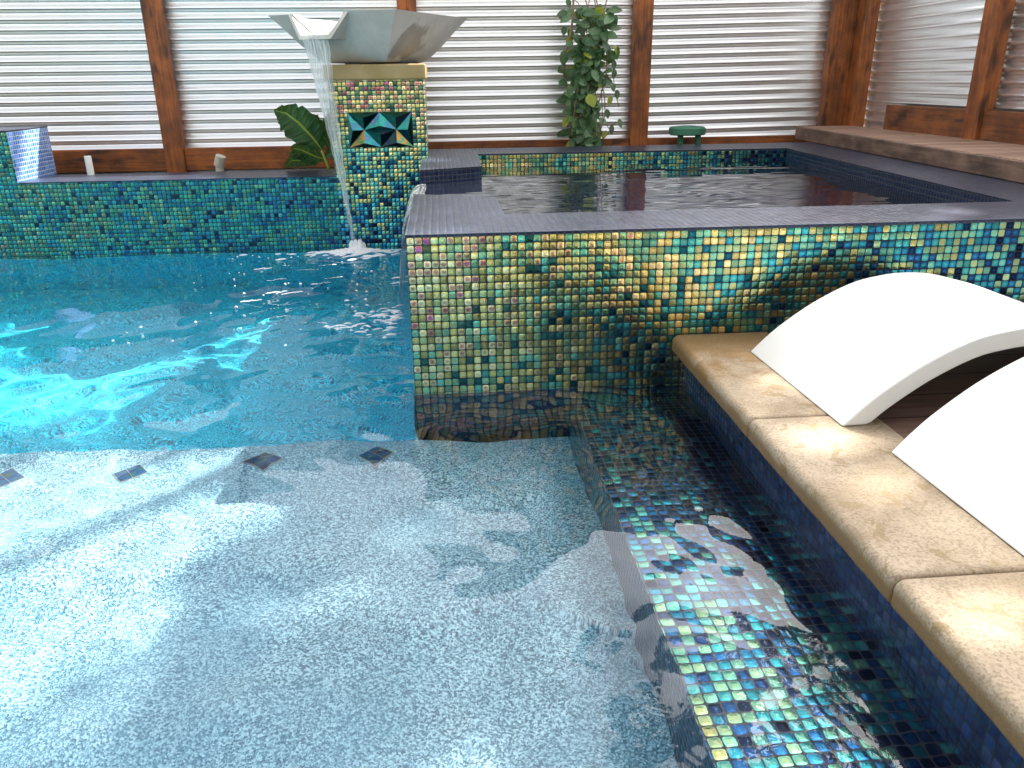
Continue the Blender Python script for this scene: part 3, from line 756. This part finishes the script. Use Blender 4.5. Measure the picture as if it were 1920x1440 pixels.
while cnt < 370:
    z = rv.uniform(.42, 1.44); w = .16 if z > .93 else (.12 if z > .72 else .10)
    dens = 1. if z > .9 else .8
    if rv.random() > dens: continue
    x = vx(z) + max(-w*1.15, min(w*1.15, rv.gauss(0, w*.55))); y = 3.5 + rv.uniform(-.09, .07)
    d = (rv.gauss(0, .55), rv.uniform(-.7, .1), rv.uniform(-1.1, .25)); up = (rv.gauss(0, .4), -1, rv.uniform(.1, .9))
    l = rv.uniform(.065, .11); t_ = rv.random()
    leaf(fol, (x, y, z), d, up, l, l*.62, 2 if t_ < .06 else (1 if t_ < .35 else 0), rv.uniform(0, .5)); cnt += 1
leaf(fol, (1.16, 3.38, .875), (.25, -.3, -.6), (0, -1, .5), .10, .085, 2, .1)
for x, z, mm in [(1.03, 1.50, 0), (1.36, .86, 2), (1.40, .90, 0), (1.33, .77, 0), (1.42, .70, 1), (1.33, .62, 2), (1.37, .66, 0), (1.38, 1.04, 0), (1.37, 1.1, 0), (1.28, .55, 0)]:
    leaf(fol, (x, 3.56, z), (rv.gauss(0, .3), -.3, -1), (0, -1, .3), .07, .04, mm)
fol.build('foliage', [M['leaf'], M['leaf_pale'], M['leaf_yellow']], vine, smooth=True)
for k in range(7):
    x0_ = 1.165+rv.uniform(-.1, .1); pts = [(x0_ + .05*math.sin(j*.9+k) + .01*j*(k-3)*.3, 3.49+rv.uniform(-.04, .04), .34+1.18*j/9) for j in range(10)]
    stm.tube(pts, .004 if k else .008, 6)
for pts in ([(1.22, 3.53, 1.2), (1.36, 3.55, 1.08), (1.38, 3.55, .9), (1.42, 3.56, .78)], [(1.28, 3.53, .9), (1.30, 3.55, .7), (1.36, 3.56, .62)], [(1.2, 3.53, .5), (1.33, 3.55, .58), (1.40, 3.56, .68)], [(1.03, 3.5, 1.52), (1.1, 3.5, 1.46), (1.15, 3.5, 1.35)], [(1.05, 3.4, .6), (1.07, 3.4, .8), (1.12, 3.42, 1.0)]):
    stm.tube(pts, .003, 5)
stm.build('stem', M['twig'], vine)

for k, (x, y, rz, lab) in enumerate([(3.02, 2.45, .4, 'small fallen yellow leaf on the timber deck beneath the fence post'), (3.1, 1.95, 2., 'curled fallen yellow leaf on the deck against the kickboard')]):
    m = MB(); leaf(m, (0, 0, .004), (1, 0, .12), (0, 0, 1), .05, .026, 0, .5); o = m.build('fallen_leaf', M['leaf_yellow'], smooth=True)
    o.location = (x, y, .625); o.rotation_euler = (0, 0, rz); tag(o, lab, 'leaf', 'fallen leaves on the deck')
ban = thing('banana_plant', (-.62, 3.1, .34), 'young banana plant with ribbed drooping leaves beside the mosaic column', 'plant')
def bleaf(mb, spine, widths, tear, side=(.75, -.35, .6)):
    sp = [Vector(p) for p in spine]; n = 26; vs = []; fs = []; uvs = []; sv = Vector(side).normalized()
    def at(t):
        f_ = t*(len(sp)-1); i = min(int(f_), len(sp)-2); return sp[i].lerp(sp[i+1], f_-i)
    pts = [at(k/n) for k in range(n+1)]
    for k in range(n+1):
        t_ = k/n; i = min(int(t_*(len(widths)-1)), len(widths)-2); ff = t_*(len(widths)-1)-i; w = widths[i]*(1-ff)+widths[i+1]*ff
        d = (pts[min(k+1, n)]-pts[max(k-1, 0)]).normalized(); s = (sv - d*sv.dot(d)).normalized(); nr = d.cross(s)
        if nr.y > 0: nr = -nr
        jag = 1 + tear*(mnoise.noise(Vector((k*1.9, w*40, 1)))); jag2 = 1 + tear*(mnoise.noise(Vector((k*2.3, w*31, 7))))
        for q, jg in ((1., jag), (.5, 1), (0, 1), (-.5, 1), (-1., jag2)):
            vs.append(pts[k] + s*w*q*jg + nr*(.22*w*abs(q) + .006*math.sin(k*2.1)*abs(q)) + d*(.35*w*abs(q))); 
    for k in range(n):
        for q in range(4):
            a = k*5+q; fs.append((a, a+1, a+6, a+5)); uvs.append([(q/4, k/n), ((q+1)/4, k/n), ((q+1)/4, (k+1)/n), (q/4, (k+1)/n)])
    mb.add(vs, fs, 0, uvs)
m = MB(); bleaf(m, [(-.655, 2.98, .565), (-.70, 2.95, .64), (-.775, 2.92, .735), (-.845, 2.90, .795), (-.915, 2.88, .815)], [.02, .085, .105, .105, .085, .05, .004], .45, (.62, -.2, .75)); m.build('leaf', M['banana'], ban, smooth=True)
m = MB(); bleaf(m, [(-.64, 3.02, .50), (-.70, 3.0, .52), (-.78, 2.97, .565), (-.83, 2.95, .58), (-.87, 2.93, .54)], [.01, .055, .065, .055, .03, .004], .25, (.6, -.3, .8)); m.build('leaf', M['banana'], ban, smooth=True)
m = MB(); bleaf(m, [(-.585, 3.05, .56), (-.60, 3.05, .64), (-.592, 3.05, .72), (-.575, 3.04, .80)], [.01, .04, .052, .045, .005], .2, (1, -.2, .1)); m.build('leaf', M['banana'], ban, smooth=True)
m = MB(); bleaf(m, [(-.64, 3.0, .52), (-.60, 2.97, .54), (-.56, 2.95, .53)], [.01, .03, .03, .004], .2, (.2, -.5, 1)); m.build('leaf', M['banana'], ban, smooth=True)
m = MB(); bleaf(m, [(-.60, 3.0, .56), (-.64, 2.97, .66), (-.68, 2.95, .74), (-.70, 2.94, .79)], [.01, .045, .06, .05, .004], .5, (.85, -.3, .3)); m.build('leaf', M['banana'], ban, smooth=True)
m = MB(); bleaf(m, [(-.70, 3.03, .47), (-.78, 3.0, .50), (-.86, 2.98, .50), (-.90, 2.97, .46)], [.01, .04, .045, .03, .004], .4, (.3, -.3, 1)); m.build('leaf', M['banana'], ban, smooth=True)
for pts, r_ in [([(-.605, 3.05, .34), (-.63, 3.02, .45), (-.66, 2.985, .56)], .011), ([(-.57, 3.07, .34), (-.58, 3.06, .46), (-.585, 3.05, .57)], .008), ([(-.548, 3.07, .34), (-.565, 3.04, .46), (-.60, 3.0, .53)], .007)]:
    m = MB(); m.tube(pts, [r_, r_*.9, r_*.6], 8); m.build('stalk', M['stem'], ban, smooth=True)

# ------------------------------------------------------------------ sun, sky and an unseen tree, crown gapped to place shade and sun
EL = R(47); SD = Vector((.8*math.cos(EL), .6*math.cos(EL), math.sin(EL)))
def inpoly(x, y, poly):
    c = False; j = len(poly)-1
    for i in range(len(poly)):
        (xi, yi), (xj, yj) = poly[i], poly[j]
        if (yi > y) != (yj > y) and x < (xj-xi)*(y-yi)/(yj-yi)+xi: c = not c
        j = i
    return c
GAPS = [[(-.2, .1), (-.22, -.3), (-.36, -.6), (-.46, -.9), (-.56, -1.2), (-.72, -1.6), (-2., -2.1), (-4.6, -2.3), (-4.6, .1)],
        [(-.3, 2.4), (-.22, 1.95), (-.5, 1.6), (-.8, 1.42), (-.85, 1.0), (-1.0, .85), (-1.35, .85), (-1.9, 1.6), (-1.85, 2.05), (-1.2, 1.75), (-.95, 2.05), (-.7, 2.1)],
        [(-1.5, 2.42), (-1.45, 2.08), (-1.8, 2.0), (-2.4, 2.3), (-2.4, 2.5)],
        [(-3.3, 2.15), (-1.6, 2.3), (-1.6, 2.8), (-3.3, 3.0)],
        [(1.25, -1.62), (5, -1.62), (5, -5), (-5, -5), (-5, -2.3), (-.3, -1.85), (.9, -1.85)],  # crown opened behind the viewer so the spa wall mirrors sunlit ground
        [(-1.75, 2.6), (-.7, 1.7), (-.7, 2.6), (-1.3, 2.85)]]
HOLES = [(.845, -1.12, .055), (.83, -1.0, .045), (1.0, -1.43, .07), (.87, -1.68, .08), (2.35, .8, .3), (2.5, 1.35, .16), (2.3, .3, .25)]  # crown left open here to place chosen sun spots
rt = random.Random(5); crown = MB()
cxy = Vector((-.5, .4))
n_l = 0
while n_l < 11500:
    a = rt.random()*6.283; rr_ = math.sqrt(rt.random()); gx, gy = -.5+4.6*rr_*math.cos(a), .4+4.1*rr_*math.sin(a)
    n_l += 1
    if any(inpoly(gx, gy, g) for g in GAPS) or any(math.hypot(gx-x, gy-y) < r_ for x, y, r_ in HOLES): continue
    t_ = 14 + rt.uniform(-1, 1)*2.2*math.sqrt(max(.02, 1-rr_*rr_)) + .8*mnoise.noise(Vector((gx, gy, 3)))
    p = Vector((gx, gy, 0)) + SD*t_
    d = Vector((rt.gauss(0, 1), rt.gauss(0, 1), rt.gauss(-.3, .6))).normalized(); s = d.orthogonal().normalized(); s.rotate(Matrix.Rotation(rt.random()*6.28, 3, d))
    l, w = rt.uniform(.2, .3), rt.uniform(.07, .1)
    crown.add([p, p+d*l*.5+s*w, p+d*l, p+d*l*.5-s*w], [(0, 1, 2, 3)])
tree = thing('unseen_shade_tree', (8.0, 7.0, .3), 'unseen leafy tree beyond the corrugated fence, its crown shaped to place the pool shade', 'tree')
crown.build('unseen_crown', M['leaf'], tree)
m = MB(); c0 = Vector((-.5, .4, 0))+SD*14
m.tube([(8., 7., .25), (7.9, 6.9, 3.), (7.5, 6.5, 6.5), tuple(c0)], [.28, .22, .17, .06], 10)
for k in range(9):
    a = k*.7; e_ = c0 + Vector((2.6*math.cos(a), 2.4*math.sin(a), .9*math.sin(a*2)))
    m.tube([(7.7, 6.7, 5.+.25*k), tuple((Vector((7.6, 6.6, 7.5))+e_)/2), tuple(e_)], [.08, .05, .02], 6)
m.build('unseen_trunk', M['bark'], tree)

sun = bpy.data.lights.new('sun', 'SUN'); sun.energy = 5.0; sun.angle = R(.55); sun.color = (1., .95, .86)
so = bpy.data.objects.new('sun', sun); COL.objects.link(so); so.rotation_euler = SD.to_track_quat('Z', 'Y').to_euler()
w = bpy.data.worlds.new('World'); sc.world = w; w.use_nodes = True; nt = w.node_tree
sky = nt.nodes.new('ShaderNodeTexSky'); sky.sky_type = 'NISHITA'; sky.sun_disc = False; sky.sun_elevation = EL; sky.sun_rotation = math.atan2(.8, .6)
sky.dust_density = 3.; sky.air_density = 1.; sky.ozone_density = 1.
bw = nt.nodes.new('ShaderNodeRGBToBW'); nt.links.new(sky.outputs[0], bw.inputs[0])
tc = nt.nodes.new('ShaderNodeTexCoord'); cn = nt.nodes.new('ShaderNodeTexNoise'); cn.inputs['Scale'].default_value = 2.6; cn.inputs['Detail'].default_value = 6.
nt.links.new(tc.outputs['Generated'], cn.inputs['Vector'])
mr = nt.nodes.new('ShaderNodeMapRange'); nt.links.new(cn.outputs['Fac'], mr.inputs[0]); mr.inputs[1].default_value = .35; mr.inputs[2].default_value = .62; mr.inputs[3].default_value = .55; mr.inputs[4].default_value = .95
cl = nt.nodes.new('ShaderNodeMix'); cl.data_type = 'RGBA'; cl.blend_type = 'MULTIPLY'; cl.inputs[0].default_value = 1.
nt.links.new(bw.outputs[0], cl.inputs[6]); cl.inputs[7].default_value = (1.36, 1.31, 1.24, 1)          # thin bright cloud
mx = nt.nodes.new('ShaderNodeMix'); mx.data_type = 'RGBA'
nt.links.new(mr.outputs[0], mx.inputs[0]); nt.links.new(sky.outputs[0], mx.inputs[6]); nt.links.new(cl.outputs[2], mx.inputs[7])
nt.links.new(mx.outputs[2], nt.nodes['Background'].inputs[0]); nt.nodes['Background'].inputs[1].default_value = .15

# caustics through the pool surface (sun reaches the floor through the real ripples)
sun.cycles.is_caustics_light = True
pool.cycles.is_caustics_caster = True
for o in bpy.data.objects:
    if o.name.startswith(('pool_floor', 'seat', 'riser', 'accent_tile')): o.cycles.is_caustics_receiver = True

# ------------------------------------------------------------------ camera
f_, th_, ps_, ro_, cx_, cy_, cz_ = 1499.28, R(20.9405), R(4.60354), R(-.69916), .1243, -2.51216, .98694
fw = Vector((math.sin(ps_)*math.cos(th_), math.cos(ps_)*math.cos(th_), -math.sin(th_)))
r0 = Vector((math.cos(ps_), -math.sin(ps_), 0)); u0 = r0.cross(fw)
rv_ = r0*math.cos(ro_) + u0*math.sin(ro_); uv_ = -r0*math.sin(ro_) + u0*math.cos(ro_)
cam = bpy.data.cameras.new('camera'); co = bpy.data.objects.new('camera', cam); COL.objects.link(co)
mw = Matrix.Identity(4)
for i in range(3): mw[i][0], mw[i][1], mw[i][2], mw[i][3] = rv_[i], uv_[i], -fw[i], (cx_, cy_, cz_)[i]
co.matrix_world = mw; cam.sensor_width = 36; cam.lens = f_/1920*36; cam.clip_start = .05; cam.clip_end = 500
sc.camera = co

sc.view_settings.view_transform = 'Standard'; sc.view_settings.look = 'None'; sc.view_settings.exposure = 2.1; sc.view_settings.gamma = 1
sc.cycles.use_denoising = True; sc.cycles.max_bounces = 10; sc.cycles.transmission_bounces = 8; sc.cycles.transparent_max_bounces = 12
sc.cycles.glossy_bounces = 5; sc.cycles.diffuse_bounces = 4
sc.cycles.sample_clamp_indirect = 12
